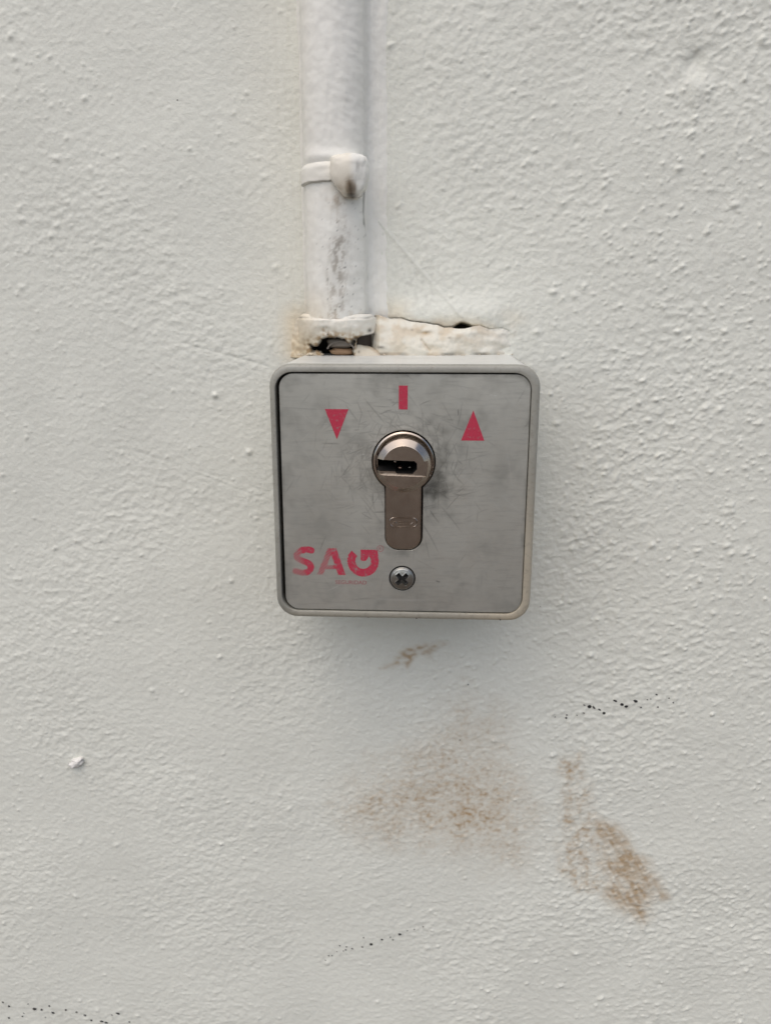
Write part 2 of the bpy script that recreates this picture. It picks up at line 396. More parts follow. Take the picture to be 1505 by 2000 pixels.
D4 = [(-46.3, -47.5), (45.5, -47.5), (60, -9), (-33.3, 41), (-69, 111), (70, -20), (30, 5)]
BIG = {(64.3, -84.4), (65.9, -84.7), (67.8, -85.4), (69.4, -86.7), (73, -81.8), (75.4, -83.2), (76.9, -83.8), (80, -81.7), (-12.6, -187.6), (-1.6, -182.6), (-8.4, -185.3), (-149.4, -225.2), (-142, -226.6), (-128.9, -227.5), (-120.3, -230.7), (-122.2, -230.1), (-115.2, -225.7)}
for row in (D1, D2, D3, D4):
    V, T = [], []
    for (x, z) in row:
        r0 = rng.uniform(.75, 1.0) if (x, z) in BIG else rng.uniform(.35, .58)
        if row is D2: r0 *= .9
        if row is D3: r0 *= 1.25
        if row is D4: r0 = .25
        h = wall_h(x, z); b = len(V); k = 9; a0 = rng.uniform(0, 6); st_ = rng.uniform(.42, 1.0); aa = rng.uniform(-.8, .2)
        V.append((x, -h-.16, z))
        for ring, (rr, dy) in enumerate(((.6, .12), (1., -.25))):
            for q in range(k):
                t = a0+q*2*math.pi/k; rad = r0*rr*rng.uniform(.85, 1.15)
                u, v = rad*math.cos(t), rad*math.sin(t)*st_
                V.append((x+u*math.cos(aa)-v*math.sin(aa), -h-dy, z+u*math.sin(aa)+v*math.cos(aa)))
        for q in range(k):
            q2 = (q+1) % k
            T += [(b, b+1+q, b+1+q2), (b+1+q, b+1+k+q, b+1+k+q2), (b+1+q, b+1+k+q2, b+1+q2)]
    o = mesh('mould_specks', V, [np.array(T)], M['speck'], wall); o['kind'] = 'stuff'

def superblob(name, c, s, mat, parent, e=2.6, noise=.0, seed=1, nu=28, nv=18, fun=None, wearfun=None):
    V = []
    for j in range(nv+1):
        v = -math.pi/2+math.pi*j/nv
        for i in range(nu):
            u = 2*math.pi*i/nu
            def pw(a): return math.copysign(abs(a)**(2/e), a)
            V.append((pw(math.cos(v))*pw(math.cos(u)), pw(math.cos(v))*pw(math.sin(u)), pw(math.sin(v))))
    V = np.array(V)
    if fun is not None: V = fun(V)
    if noise:
        V = V*(1+noise*gn(V[:, 0]*1.7+V[:, 1]*2.1+5, V[:, 2]*1.9-V[:, 1]*1.3, seed)[:, None]+.5*noise*gn(V[:, 0]*4+V[:, 1]*4, V[:, 2]*4.3, seed+1)[:, None])
    V = V*np.array(s)+np.array(c)
    F = [(j*nu+i, j*nu+(i+1) % nu, (j+1)*nu+(i+1) % nu, (j+1)*nu+i) for j in range(nv) for i in range(nu)]
    return mesh(name, V, [np.array(F)], mat, parent, wearfun(V) if wearfun else np.zeros((len(V), 3)), sharp=None)
h = wall_h(-120.3, -112)
superblob('plaster_chip', (-120.8, -h-.3, -111.6), (2.6, 1.9, 1.9), M['chip'], wall, 2.3, .55, 5,
          fun=lambda V: np.stack([V[:, 0]+.5*V[:, 2]*.4, V[:, 1], V[:, 2]+.35*V[:, 0]], 1))

# ------------------------------------------------------------------ conduit
ctrl = [(-13.5, -1.8), (-11.6, -.7), (-10.4, .3), (-9.75, 1.5), (-9.35, 3.2), (-9.0, 6.0), (-7.8, 9.0), (-5.4, 11.2), (-2.4, 12.1), (.6, 12.2), (3.6, 11.5), (6.4, 9.6), (8.4, 6.9), (9.1, 4.2), (9.6, 2.2), (10.6, 1.0), (12.6, .45), (15.0, .05), (18, -1.0)]
def catmull(P, n):
    P = np.array(P, float); P = np.vstack([2*P[0]-P[1], P, 2*P[-1]-P[-2]]); out = []
    m_ = len(P)-3
    for t in np.linspace(0, m_-1e-6, n):
        i = int(t); f = t-i; a, b, c, d = P[i:i+4]
        out.append(.5*(2*b+(c-a)*f+(2*a-5*b+4*c-d)*f*f+(3*b-a-3*c+d)*f**3))
    return np.array(out)
SEC = catmull(ctrl, 124)
tg = np.gradient(SEC, axis=0); NRM = np.stack([-tg[:, 1], tg[:, 0]], 1); NRM /= np.linalg.norm(NRM, axis=1)[:, None]
def pipe_surface(name, sel, zz, off, mat, parent, wearfun):
    s = SEC[sel]; n_ = NRM[sel]
    T, Zz = np.meshgrid(np.arange(len(s)), zz)
    O = off(s[T, 0], Zz)
    Xp = PIPE_X+s[T, 0]+n_[T, 0]*O; Hp = s[T, 1]+n_[T, 1]*O
    V = np.stack([Xp.ravel(), -Hp.ravel(), Zz.ravel()], 1)
    return mesh(name, V, [grid_faces(len(s), len(zz))], mat, parent, wearfun(Xp.ravel(), Zz.ravel()), sharp=None)
def pipe_off(u, z):
    o = .26*gn(u/5, z/14, 41)+.16*gn(u/2, z/3, 42)+.08*gn(u/1.1, z/1.2, 43)+.10*gn(u/.9, z/9, 40)
    o += .15*gn(u/4, (z+u*.5+2*gn(u/6, z/9, 52))/1.5, 44)*sm(-3, 3, u)*sm(9.5, 6.5, u)          # sideways brush ridges
    o += .35*sm(80, 48, z)*gn(u/4, z/6, 45)
    o += 1.1*np.exp(-((z-93.2)/1.6)**2)*sm(-9.5, -6, u)*sm(9, 6.5, u)*.5     # paint run over the clip
    return o
def pipe_wear_light(x, z):
    u = x-PIPE_X
    cx = np.interp(z, [48, 58, 67, 72, 81, 86], [.9, .9, 1.4, 2.4, 2.0, 2.6])
    core = np.exp(-((u-cx)/np.interp(z, [48, 60, 68, 76, 84], [3.2, 3.0, 2.6, 1.6, 2.2]))**2)*sm(87, 82, z)
    tex = sm(-.2, .4, gn(u/1.6, z/3.4, 46)+.6*gn(u/.75, z/.8, 47)+.4*gn(u/.45, z/.5, 51))
    dirt = .58*core*(.3+.7*tex)*np.interp(z, [48, 52, 60, 68, 72, 78, 84], [.3, .6, .75, .9, .8, .35, .7])
    d = seg_dist(x, z, [(-12.9, 86.1), (-13.2, 81.6), (-13.3, 78), (-13.0, 73.7), (-12.6, 66), (-12.4, 50)])
    dirt = np.maximum(dirt, .55*sm(.36, .08, d)*sm(-.3, .2, gn(x, z/3.4, 48)-.02+.3*(z > 75)-.5*(z < 72)))
    sp = gn(x/.75, z/.75, 49)
    dirt = np.maximum(dirt, .7*sm(.42, .5, sp)*sm(90, 70, z)*np.exp(-((u-2)/6)**2))
    stain = .30*core*tex+.38*np.exp(-(np.hypot((u-1.0)/3.2, (z-82)/3.2))**2)*sm(-.3, .3, gn(u/2, z/2, 50))+.25*sm(52, 48.5, z)*tex
    warm = .10*sm(-2, -8, u)+.35*sm(60, 49, z)*sm(3, -6, u)  # warm light on the left flank painted in, cream yellowing at the foot
    return np.stack([stain, dirt, warm], 1)
conduit = thing('conduit', 'white painted round conduit running up the wall above the key switch', 'conduit')
pz = np.concatenate([lin(46.5, 140, .45), 140+np.cumsum(np.minimum(.5*1.12**np.arange(1, 40), 30))]); pz = np.append(pz[pz < 1690], 1690)
pipe_surface('pipe', slice(0, 124), pz, pipe_off, M['pipe'], conduit, pipe_wear_light)

# broken collar at the foot of the conduit
HOLE = [(-30.0, 39.9), (-28.4, 39.3), (-27.2, 39.8), (-26.2, 41.6), (-25, 42.1), (-23.4, 42.3), (-20.7, 42.2), (-19.3, 41.8), (-18.2, 40.6), (-17.5, 40.3), (-16.9, 41.3), (-15.6, 42.2), (-15.9, 41.0), (-16.6, 39.6), (-17.0, 38.0), (-16.9, 36), (-23, 36), (-25.5, 36.6), (-26.6, 38.0), (-28.0, 38.5), (-29.3, 37.9)]
COLL = [(-37.5, 35.5), (-36.5, 43), (-35, 47.5), (-32, 49.3), (-11.2, 49.2), (-9.4, 47.5), (-8.8, 45.0), (-9.6, 43.4), (-12.0, 42.9), (-14.2, 42.6), (-15.4, 41.8), (-15.6, 40.5), (-15.9, 38), (-15.8, 35.5)]
def coll_h(X, Z):
    u = X-PIPE_X
    a = np.where(u < 0, 12.6, 12.4)
    q = np.clip(1-(np.abs(u)/a)**2.6, 0, 1)**.5
    top = 12.7; bot = 8.2
    prof = np.interp(Z, [35, 37, 40, 43, 45.5, 47.4, 48.2, 49.3], [7.4, 8.0, 9.6, 11.7, 12.9, 13.2, 12.9, 11.0])
    h = prof*q-.6
    h = np.maximum(h, -.2+2.2*sm(16, 12, np.abs(u)))
    h += .55*gn(X/4, Z/3.4, 61)+.25*gn(X/1.6, Z/1.6, 62)+.05*gn(X/.8, Z/.8, 63)
    h += -1.0*np.exp(-(np.hypot((X+24.6)/1.5, (Z-44.6)/1.1))**4)+.5*np.exp(-(np.hypot((X+20)/3.2, (Z-46)/1.6))**4)
    h -= .8*np.exp(-(np.hypot(X+11.6, Z-44.3)/.6)**2)
    h -= .45*np.exp(-((Z-48.1-.25*gn(X/3, Z*0, 64))/.28)**2)
    lip = poly_sdf(X, Z, HOLE)
    h -= 1.1*np.exp(-(np.maximum(lip, 0)/.55)**2)
    return h
def coll_sdf(X, Z):
    w1 = .45*gn(X/1.5, Z/1.5, 65)+.35*gn(X/.7, Z/.7, 60)
    return np.maximum(poly_sdf(X, Z, COLL), -(poly_sdf(X, Z, HOLE)+w1))
def coll_wear(X, Z):
    lip = poly_sdf(X, Z, HOLE)
    tex = sm(-.3, .35, gn(X/1.5, Z/1.3, 66)+.4*gn(X/.7, Z/.7, 67))
    stain = .95*sm(3.2, .1, lip)*tex+.36*tex*sm(47, 39, Z)+.12*tex
    pit = np.exp(-(np.hypot((X+24.6)/1.4, (Z-44.6)/1.0))**4)
    stain = np.maximum(stain, .95*pit*tex)
    pit2 = np.exp(-(np.hypot((X+23.9)/.35, (Z-43.4)/.35))**2)+np.exp(-(np.hypot(X+11.6, Z-44.3)/.55)**2)
    dirt = np.maximum(.75*sm(.8, 0, lip), .8*np.clip(pit2, 0, 1))
    dirt = np.maximum(dirt, .5*np.exp(-((Z-48.1-.25*gn(X/3, Z*0, 64))/.25)**2)*sm(.05, .35, gn(X/3.5, Z*0+3, 68)))
    dirt = np.maximum(dirt, .55*pit*sm(.1, .4, gn(X/.8, Z/.8, 69)))
    dirt = np.maximum(dirt, .8*sm(.5, .1, seg_dist(X, Z, [(-15.6, 41.9), (-14, 42.6), (-10.4, 43.2), (-9.2, 44.7), (-9.0, 47)])))
    warm = .15+.5*sm(-24, -33, X)+.35*sm(47, 38, Z)
    return np.stack([stain, dirt, np.clip(warm, 0, 1)], 1)
collar = relief('collar', lin(-38, -8.5, .2), lin(35.6, 49.6, .2), coll_h, M['pipe'], conduit, coll_sdf, coll_wear, skirt=.9, sharp=None)
relief('collar_shade_lining', lin(-36, -10, .4), lin(35.6, 48, .4), lambda X, Z: np.maximum(coll_h(X, Z)-1.6, .3), M['grime'], conduit,
       lambda X, Z: np.maximum(rrect_sdf(X, Z, -35, -11, 36, 48, 2), -(poly_sdf(X, Z, HOLE)-.5)), None, sharp=None)  # dark inner shell, added to keep the cavity behind the hole in shade
# inside: cut grey pipe end and the tan bush under it
nn = 24
def half_tube(name, cx, zc, yc, r, t, y0, y1, a0, a1, mat, parent):
    V, F = [], []
    for i in range(nn+1):
        a = a0+(a1-a0)*i/nn
        for rr, y in ((r, y1), (r, y0), (r-t, y0), (r-t, y1)):
            V.append((cx+rr*math.cos(a), y, zc+rr*math.sin(a)*.62))
    for i in range(nn):
        for k in range(4):
            b = i*4; F.append((b+k, b+(k+1) % 4, b+4+(k+1) % 4, b+4+k))
    F += [(0, 3, 2, 1), (nn*4, nn*4+1, nn*4+2, nn*4+3)]
    return mesh(name, V, [np.array(F)], mat, parent)
superblob('pipe_end', (-20.6, -4.2, 40.6), (4.2, 3.2, 1.7), M['grey'], conduit, 3.2, .12, 71)
half_tube('pipe_lip', -20.4, 38.4, 0, 4.4, .5, -8.0, -2, .15, math.pi-.15, M['grey'], conduit)
superblob('bush', (-20.3, -4.0, 37.8), (3.7, 3.4, 1.1), M['tan'], conduit, 3.2, .22, 73)

# ------------------------------------------------------------------ pipe clip
clip = thing('pipe_clip', 'paint-caked saddle clip with a stubby lug holding the conduit', 'pipe clip')
def strap_off(u, z):
    zc = 88.9+.055*(u+4); e = np.abs(z-zc)
    o = -1.2+2.1*sm(3.1, 2.3, zc-z+.3*gn(u/2.5, z*0, 83))*sm(5.2, 1.2, z-zc)+.25*gn(u/3, z/2.5, 81)
    o -= 1.2*sm(-9.25, -9.7, u)
    return o
def strap_wear_shade(x, z):
    u = x-PIPE_X; zc = 88.9+.055*(u+4)
    d = .30*np.exp(-((z-(zc-2.6))/.6)**2)*sm(-.3, .3, gn(u/3, z/2, 82)+.15)  # shadow along the strap's lower edge, painted in
    d = np.maximum(d, .8*np.exp(-(np.hypot(u+.6, z-86.3)/.45)**2))
    return np.stack([0*u, d, .15+0*u], 1)
sel = np.where((SEC[:, 0] < 2.5) & (np.arange(len(SEC)) > 12))[0]
pipe_surface('strap', sel, lin(84.5, 94, .2), strap_off, M['pipe'], clip, strap_wear_shade)
def lug_shape(V):
    V = V.copy()
    low = sm(0, -1, V[:, 2])
    V[:, 0] = V[:, 0]*(1-.40*low)+.12*low
    V[:, 2] -= .10*low
    V[:, 1] -= .10*np.exp(-((V[:, 0]-.08)/.25)**2)*(V[:, 1] < 0)          # folded ridge down the middle
    V[:, 1] += .22*np.maximum(V[:, 0]-.1, 0)*(V[:, 1] < 0)
    V[:, 1] += .25*low*(V[:, 1] < 0)
    return V
def lug_wear_light(V):
    x, z = V[:, 0], V[:, 2]; f = (V[:, 1] < -10)
    drip = np.exp(-(np.hypot((x+16.1)/1.45, (z-84.3)/2.2))**4)*f
    tip = np.exp(-(np.hypot((x+16.1)/1.5, (z-82.6)/.9))**2)*f
    fold = np.exp(-((x+16.1+.05*(z-92))/.32)**2)*sm(86, 90, z)*f
    side = np.exp(-(np.hypot((x+14.0)/.35, (z-89.8)/1.4))**4)*f
    st = np.clip(1.0*drip+.35*np.exp(-(np.hypot((x+18.5)/2.2, (z-84.5)/2))**2), 0, 1)
    dk = np.clip(np.maximum.reduce([.80*drip, .95*tip, .55*fold, .45*side]), 0, 1)
    warm = .35*(x < -16.2)  # warm light on the left facet, put into the colour
    return np.stack([st, dk, warm], 1)
superblob('screw_lug', (-16.7, -11.6, 88.1), (5.5, 5.0, 5.5), M['pipe'], clip, 4.2, .08, 84, 64, 48, lug_shape, lug_wear_light)

# ------------------------------------------------------------------ filler bead on top of the box
def ft(x): return np.interp(x, [p_[0] for p_ in FT]+[34, 39], [p_[1] for p_ in FT]+[42.5, 37.0])
def fil_sdf(X, Z):
    return np.maximum.reduce([(Z-ft(X)-.22+.14*gn(X/1.2, Z*0, 91)+.5*np.exp(-((X-16.8)/2.6)**4))*.9, -(X+10.4+.35*(Z-44)*(Z < 44)*-.25), X-37.5, 36.0-Z])
def fil_h(X, Z):
    t = (Z-36.7)/np.maximum(ft(X)-36.7, .5)
    h = 5.6-2.2*t+.9*np.sin(np.clip(t, 0, 1)*math.pi)
    Xn = X+3.2*gn(X/5, Z/2.6, 99)+(44-Z)*.35
    h = h*sm(37, 8, Xn)-1.2*sm(29, 37, Xn)
    h -= .6*sm(.8, 1.0, t)
    h -= 1.6*sm(-8.4, -10.4, X)
    h += .5*gn(X/6, Z/3.5, 92)+.28*gn(X/2, Z/1.8, 93)+.12*gn(X/.9, Z/.9, 94)
    h -= .5*np.exp(-(seg_dist(X, Z, [(4.3, 41.5), (5.2, 40.2), (7, 38.2)])/.35)**2)
    h -= .7*np.exp(-(np.hypot((X-5.4)/1.7, (Z-43.4)/.7))**2)
    return h
def fil_wear(X, Z):
    t = (Z-36.7)/np.maximum(ft(X)-36.7, .5)
    tex = sm(-.3, .4, gn(X/5, Z/3, 95)+.4*gn(X/1.6, Z/1.4, 96))
    st = .40*tex*sm(.15, 1, t)*sm(32, 18, X)+.15*tex
    st = np.maximum(st, .85*np.exp(-(np.hypot((X-5.4)/1.8, (Z-43.5)/.65))**2))
    st = np.maximum(st, .25*np.exp(-(np.hypot((X+2)/6, (Z-44.4)/1))**2)*tex)
    st = np.maximum(st, .45*sm(38.3, 37.3, Z)*tex)
    st = np.maximum(st, .40*np.exp(-(seg_dist(X, Z, [(4.3, 41.5), (5.2, 40.2), (7, 38.2)])/.4)**2))
    st = np.maximum(st, .40*np.exp(-(np.hypot((X-30.5)/2.2, (Z-39.2)/1))**2)*tex)
    dk = .5*sm(37.9, 37.2, Z)*sm(.0, .35, gn(X/5, Z*0, 97)+.1)
    dk = np.maximum(dk, .7*np.exp(-(np.hypot((X+8.2)/1.2, (Z-39.2)/.4))**2))
    dk = np.maximum(dk, .5*np.exp(-(np.hypot((X-12.9)/.5, (Z-42.1)/.3))**2)); dk = np.maximum(dk, .4*np.exp(-(np.hypot((X-1.4)/.4, (Z-44.4)/.3))**2))
    dk = np.maximum(dk, .5*sm(-9.4, -10.3, X))
    return np.stack([st*sm(35, 28, X), dk, (.22+.18*tex)*sm(33, 8, X)], 1)
fil = relief('filler_bead', lin(-11.5, 38, .25), lin(35.9, 49, .25), fil_h, M['filler'], None, fil_sdf, fil_wear, skirt=1.2, sharp=None)
tag(fil, 'cracked cream filler bead along the top of the key switch box', 'filler')
# loose wedge of mortar between filler and broken collar
def chunk_h(X, Z):
    h = 8.2-.9*(Z-37)*.6-(X+16)*.22+.25*gn(X/2, Z/2, 98)
    return h-1.2*np.exp(-(np.minimum(-chunk_sdf(X, Z), 5)/.4)**2)
CH = [(-16.3, 36.0), (-16.4, 39), (-15.9, 41.0), (-14.6, 40.6), (-13.0, 39.8), (-11.3, 39.2), (-9.4, 38.1), (-8.2, 37.0), (-8, 36)]
def chunk_sdf(X, Z): return poly_sdf(X, Z, CH)
ck = relief('mortar_chunk', lin(-17, -7.5, .2), lin(35.8, 41.6, .2), chunk_h, M['filler'], None, chunk_sdf,
            lambda X, Z: np.stack([.25+.5*sm(.9, 0, -chunk_sdf(X, Z)), .6*np.exp(-(np.hypot(X+14.9, Z-37.9)/.4)**2)+.15*sm(38, 41, Z), .4+0*X], 1), skirt=5, sharp=None)
tag(ck, 'loose wedge of cream mortar beside the hole in the broken collar', 'mortar')

# crumbs of plaster lying on the box under the broken collar
V, T = [], []
for _ in range(46):
    left = rng.random() < .6
    x = rng.uniform(-33.5, -26) if left else rng.uniform(-15, 34); y = -rng.uniform(6, 10.5) if left else -rng.uniform(5.2, 7.5)*(1-.5*(x > 20)); r = rng.uniform(.18, .55)*(1 if left else .7)
    b = len(V); q = rng.normal(0, 1, (6, 3))*.22+np.array([(1, 0, 0), (-1, 0, 0), (0, 1, 0), (0, -1, 0), (0, 0, 1), (0, 0, -1)])
    V += [tuple(np.array((x, y, 36.8+r*.7))+r*v_*np.array((1.2, 1, .8))) for v_ in q]
    T += [(b+i_, b+j_, b+k_) for i_, j_, k_ in ((0, 2, 4), (2, 1, 4), (1, 3, 4), (3, 0, 4), (2, 0, 5), (1, 2, 5), (3, 1, 5), (0, 3, 5))]
cr = mesh('crumbs', V, [np.array(T)], M['filler'], None, np.tile([.35, .05, .5], (len(V), 1)), smooth=False)
tag(cr, 'tiny cream plaster crumbs lying on top of the key switch box', 'crumbs', kind='stuff')

# ------------------------------------------------------------------ key switch
sw = thing('key_switch', 'square grey key switch box with scratched steel plate and red arrows', 'key switch')
def rr_loop(x0, x1, z0, z1, r, k=9, ns=8):
    pts = []
    for cx, cz, a0 in ((x1-r, z1-r, 0), (x0+r, z1-r, 90), (x0+r, z0+r, 180), (x1-r, z0+r, 270)):
        arc = [(cx+r*math.cos(math.radians(a0+90*i/k)), cz+r*math.sin(math.radians(a0+90*i/k))) for i in range(k+1)]
        pts += arc
    out = []
    nper = k+1
    for c in range(4):
        seg = pts[c*nper:(c+1)*nper]; out += seg
        a, b = seg[-1], pts[((c+1)*nper) % len(pts)]
        out += [(a[0]+(b[0]-a[0])*i/ns, a[1]+(b[1]-a[1])*i/ns) for i in range(1, ns)]
    return np.array(out)
O = (-36.9, 36.75, -36.7, 36.75); I_ = (-35.15, 34.32, -34.5, 34.5)
def outer(ins): return rr_loop(O[0]+ins, O[1]-ins, O[2]+ins, O[3]-ins, 6.2-ins*.8)
def inner(ins): return rr_loop(I_[0]+ins, I_[1]-ins, I_[2]+ins, I_[3]-ins, 4.8-ins*.8)
loops = [(outer(0), 3), (outer(0), -10), (outer(0), -25), (outer(0), -37.0), (outer(0), -38.5), (outer(.05), -39.2), (outer(.2), -39.8), (outer(.5), -40.2), (outer(.9), -40.42),
         (inner(-.35), -40.5), (inner(-.12), -40.42), (inner(0), -40.15), (inner(0), -39.0), (inner(.05), -36), (inner(.05), -24)]
V = np.concatenate([np.column_stack([L[:, 0], np.full(len(L), y), L[:, 1]]) for L, y in loops])
nl = len(loops[0][0]); F = []
for a in range(len(loops)-1):
    for i in range(nl):
        j = (i+1) % nl; F.append((a*nl+i, a*nl+j, (a+1)*nl+j, (a+1)*nl+i))
F = np.array(F)[:, ::-1]
yy = V[:, 1]
wh = np.zeros((len(V), 3))
wh[:, 2] = .55*sm(10, 36, V[:, 0])*sm(20, -25, V[:, 2])+.35*sm(-33, -37, V[:, 2])
wh[:, 1] = .22*sm(-30, -36, V[:, 0])*sm(-10, -30, V[:, 2])
wh[:, 0] = sm(36.2, 36.6, V[:, 2])*(yy > -38.9)*(yy < 3.5)  # white overspray, painted on to give the top its skylit brightness
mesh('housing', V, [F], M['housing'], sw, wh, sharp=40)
# nicks on the rim
for (x, z, r) in ((-36.1, -19.5, .35), (-36.2, -21.5, .3), (-36.0, -24, .28), (-36.0, -27.2, .4), (-36.2, 11, .3), (28.2, -36.1, .5), (33.9, -34.6, .4), (-10, -36.3, .3), (4, -36.35, .3)):
    V = [(x, -40.44, z)]+[(x+r*math.cos(t)*rng.uniform(.7, 1.2), -39.7, z+r*math.sin(t)*rng.uniform(.8, 1.4)) for t in np.linspace(0, 2*math.pi, 9)[:-1]]
    mesh('paint_nick', V, [np.array([(0, 1+i, 1+(i+1) % 8) for i in range(8)])], M['grime'], sw)
# dark inner tray so that the gap round the plate is a real gap
Li = inner(.3); V = np.column_stack([Li[:, 0], np.full(len(Li), -25.), Li[:, 1]])
mesh('inner_tray', V, [np.array([tuple(range(len(Li)))[::1]])], M['grime'], sw, smooth=False)

LZ = 9.85                                   # centre of the lock
def body_sdf(X, Z):
    c = np.hypot(X, Z-LZ)-8.5
    t = rrect_sdf(X, Z, -5.0, 5.0, -15.4, LZ+4, 3.7)
    return np.minimum(c, t)
SCX, SCZ = -.2, -24.2
def plate_sdf(X, Z):
    d = rrect_sdf(X, Z, -34, 34, -34, 34, 3.9)
    d = np.maximum(d, -(body_sdf(X-.16*sm(4, 0, Z), Z)-.46-.10*sm(8, 18, Z)))
    return np.maximum(d, -(np.hypot(X-SCX, Z-SCZ)-3.9))
# painted wear of the plate
pg = lin(-34.4, 34.4, .2); PX, PZ = np.meshgrid(pg, pg)
dark = np.zeros(PX.shape); lite = np.zeros(PX.shape)
def scratch(A, x, z, ang, L, bend, strg, wdt=.5):
    t = np.arange(0, L, .07); a = ang+bend*(t/L-.5)
    px_ = x+np.cumsum(np.cos(a))*.07; pz_ = z+np.cumsum(np.sin(a))*.07
    i = (px_+34.4)/.2; j = (pz_+34.4)/.2; ok = (i > 1) & (j > 1) & (i < len(pg)-2) & (j < len(pg)-2)
    i, j, t = i[ok], j[ok], t[ok]
    fade = strg*np.sin(np.clip(t/L, 0, 1)*math.pi)**.6*(.5+.5*rng.random())
    ii, jj = i.astype(int), j.astype(int); fi, fj = i-ii, j-jj
    for di, dj, wgt in ((0, 0, (1-fi)*(1-fj)), (1, 0, fi*(1-fj)), (0, 1, (1-fi)*fj), (1, 1, fi*fj)):
        np.maximum.at(A, (jj+dj, ii+di), fade*wgt)
for _ in range(540):
    if rng.random() < .82:                    # crowded round the key hole
        a = rng.uniform(0, 2*math.pi); rd = 9+abs(rng.normal(0, 8)); x, z = rd*math.cos(a), LZ+rd*math.sin(a)*.85
        ang = a+rng.normal(math.pi/2, .8)
    else:
        x, z = rng.uniform(-33, 33, 2); ang = rng.uniform(0, math.pi)
    scratch(dark, x, z, ang, rng.gamma(2, 1.9)+.8, rng.normal(0, .22), rng.uniform(.14, .7)*(1. if np.hypot(x, z-LZ) < 19 else .55))
for _ in range(150):
    x, z = rng.uniform(-33, 33, 2); scratch(lite, x, z, rng.choice([.1, .5, 1.2, 2.1, 2.6])+rng.normal(0, .3), rng.gamma(2, 2.5)+1, rng.normal(0, .3), rng.uniform(.05, .22))
for x, z, a, L, s_ in ((-34, 24.8, -.04, 12, .55), (14.7, 24.8, -1.5, 1.8, .9), (7.4, -3.6, -1.0, 3.2, .9), (7.6, -4.3, -.9, 4.2, .6), (9.3, -24.6, -.35, 1.4, 1.), (9.4, -24.8, -.3, 1.2, 1.), (13, 8.5, -1.0, 5, .6), (11, 9.4, .25, 14, .45), (-13, 27, -1.2, 4.5, .5), (-20.5, 28, -1.5, 6, .35), (-24, -17, 1.2, 6, .5), (10, 31.5, -.15, 9, .4), (26, 32, .05, 6, .35), (-15, -31, .1, 7, .4), (27, -26.5, 0, 5, .35)):
    scratch(dark, x, z, a, L, rng.normal(0, .2), s_)
for x, z, a, L, s_ in ((-8, -30.6, 0, 17, .5), (-6, -31, .01, 14, .3), (23, 28.6, 0, .8, 1.), (24.2, 28.4, 0, .7, 1.), (-22, -28.4, .45, 4.5, .45), (-11.7, 12, 0, .9, .9), (2, -25, 0, 8, .2)):
    scratch(lite, x, z, a, L, .05, s_)
rd = np.hypot(PX, (PZ-LZ))
ring = np.exp(-((rd-12.5)/4.5)**2)*(.55+.75*np.cos(np.arctan2(PZ-LZ, PX)+.35))
sd = body_sdf(PX, PZ)
mot = sm(-.35, .45, gn(PX/6, PZ/6, 101)+.5*gn(PX/2.2, PZ/2.2, 102))
smu = .55*np.clip(ring, 0, 1)*mot+.45*np.exp(-(np.hypot((PX-9)/6, (PZ-1)/9))**2)*mot*.7
smu = np.maximum(smu, .38*np.exp(-(np.hypot((PX+16)/7, (PZ-10)/6))**2)*mot)
smu = np.maximum(smu, .55*sm(5.0, .3, sd)*sm(2, -8, PZ)*mot); smu = np.maximum(smu, .5*np.exp(-(np.hypot((PX-SCX)/5, (PZ-SCZ)/5))**2)*mot)
smu = np.maximum(smu, .30*sm(-18, -33, PZ)*mot); smu = np.maximum(smu, .22*sm(-24, -33, PX)*mot)
smu = np.maximum(smu*1.25, .40*mot*sm(-.3, .5, gn(PX/13, PZ/11, 104)+.1))
smu = np.maximum(smu, .55*sm(-1.6, -.1, rrect_sdf(PX, PZ, -34, 34, -34, 34, 3.9))*mot)
smu = np.maximum(smu, .8*np.exp(-(np.hypot(PX, (PZ+15.6))/2.2)**2))
def plate_wear(X, Z):
    i = np.clip(np.rint((X+34.4)/.2).astype(int), 0, len(pg)-1); j = np.clip(np.rint((Z+34.4)/.2).astype(int), 0, len(pg)-1)
    return np.stack([smu[j, i], dark[j, i], lite[j, i]], 1)
PY = -40.0
relief('face_plate', pg, pg, lambda X, Z: 40.0+.02*gn(X/14, Z/14, 103), M['steel'], sw, plate_sdf, plate_wear, skirt=1.6, chamfer=.14, sharp=30)

# lock cylinder
lock = relief('lock_cylinder', lin(-9, 9, .1), lin(-16, 19, .1), lambda X, Z: 40.35-.5*sm(-.5, .0, body_sdf(X, Z))**2*.6-2.6*sm(.32, .2, np.abs(np.hypot(X-.2, Z-LZ)-7.68)), M['nickel'], sw, lambda X, Z: np.maximum(body_sdf(X, Z), -rrect_sdf(X, Z, -7.3, 4.0, LZ-2.3, LZ+2.3, .5)), None, skirt=14, sharp=30)
PC = (.2, LZ)
PA = math.radians(-1.8)
def pl(X, Z):
    x, z = X-PC[0], Z-PC[1]; return x*math.cos(PA)+z*math.sin(PA), -x*math.sin(PA)+z*math.cos(PA)
KEY = [(-9, 1.72), (2.7, 1.72), (3.55, 1.0), (3.65, -.6), (2.5, -1.95), (-1.9, -1.95), (-2.3, -1.55), (-9, -1.55)]
def plug_sdf(X, Z):
    x, z = pl(X, Z)
    return np.maximum(np.hypot(x, z)-7.35, -poly_sdf(x, z, KEY))
def plug_h(X, Z):
    x, z = pl(X, Z); r = np.hypot(x, z)
    h = 46.9-np.clip((r-5.75)/1.6, 0, 1)*1.75
    slot = (z < 1.75) & (z > -2.45)
    h = np.where(slot, np.minimum(h, 46.0-np.clip((r-6.6)/.75, 0, 1)*.9), h)
    ledge = slot & (x < -1.7) & (z < -1.3)
    h = np.where(ledge, h-.45, h)
    return h+.004*gn(X/2, Z/2, 111)
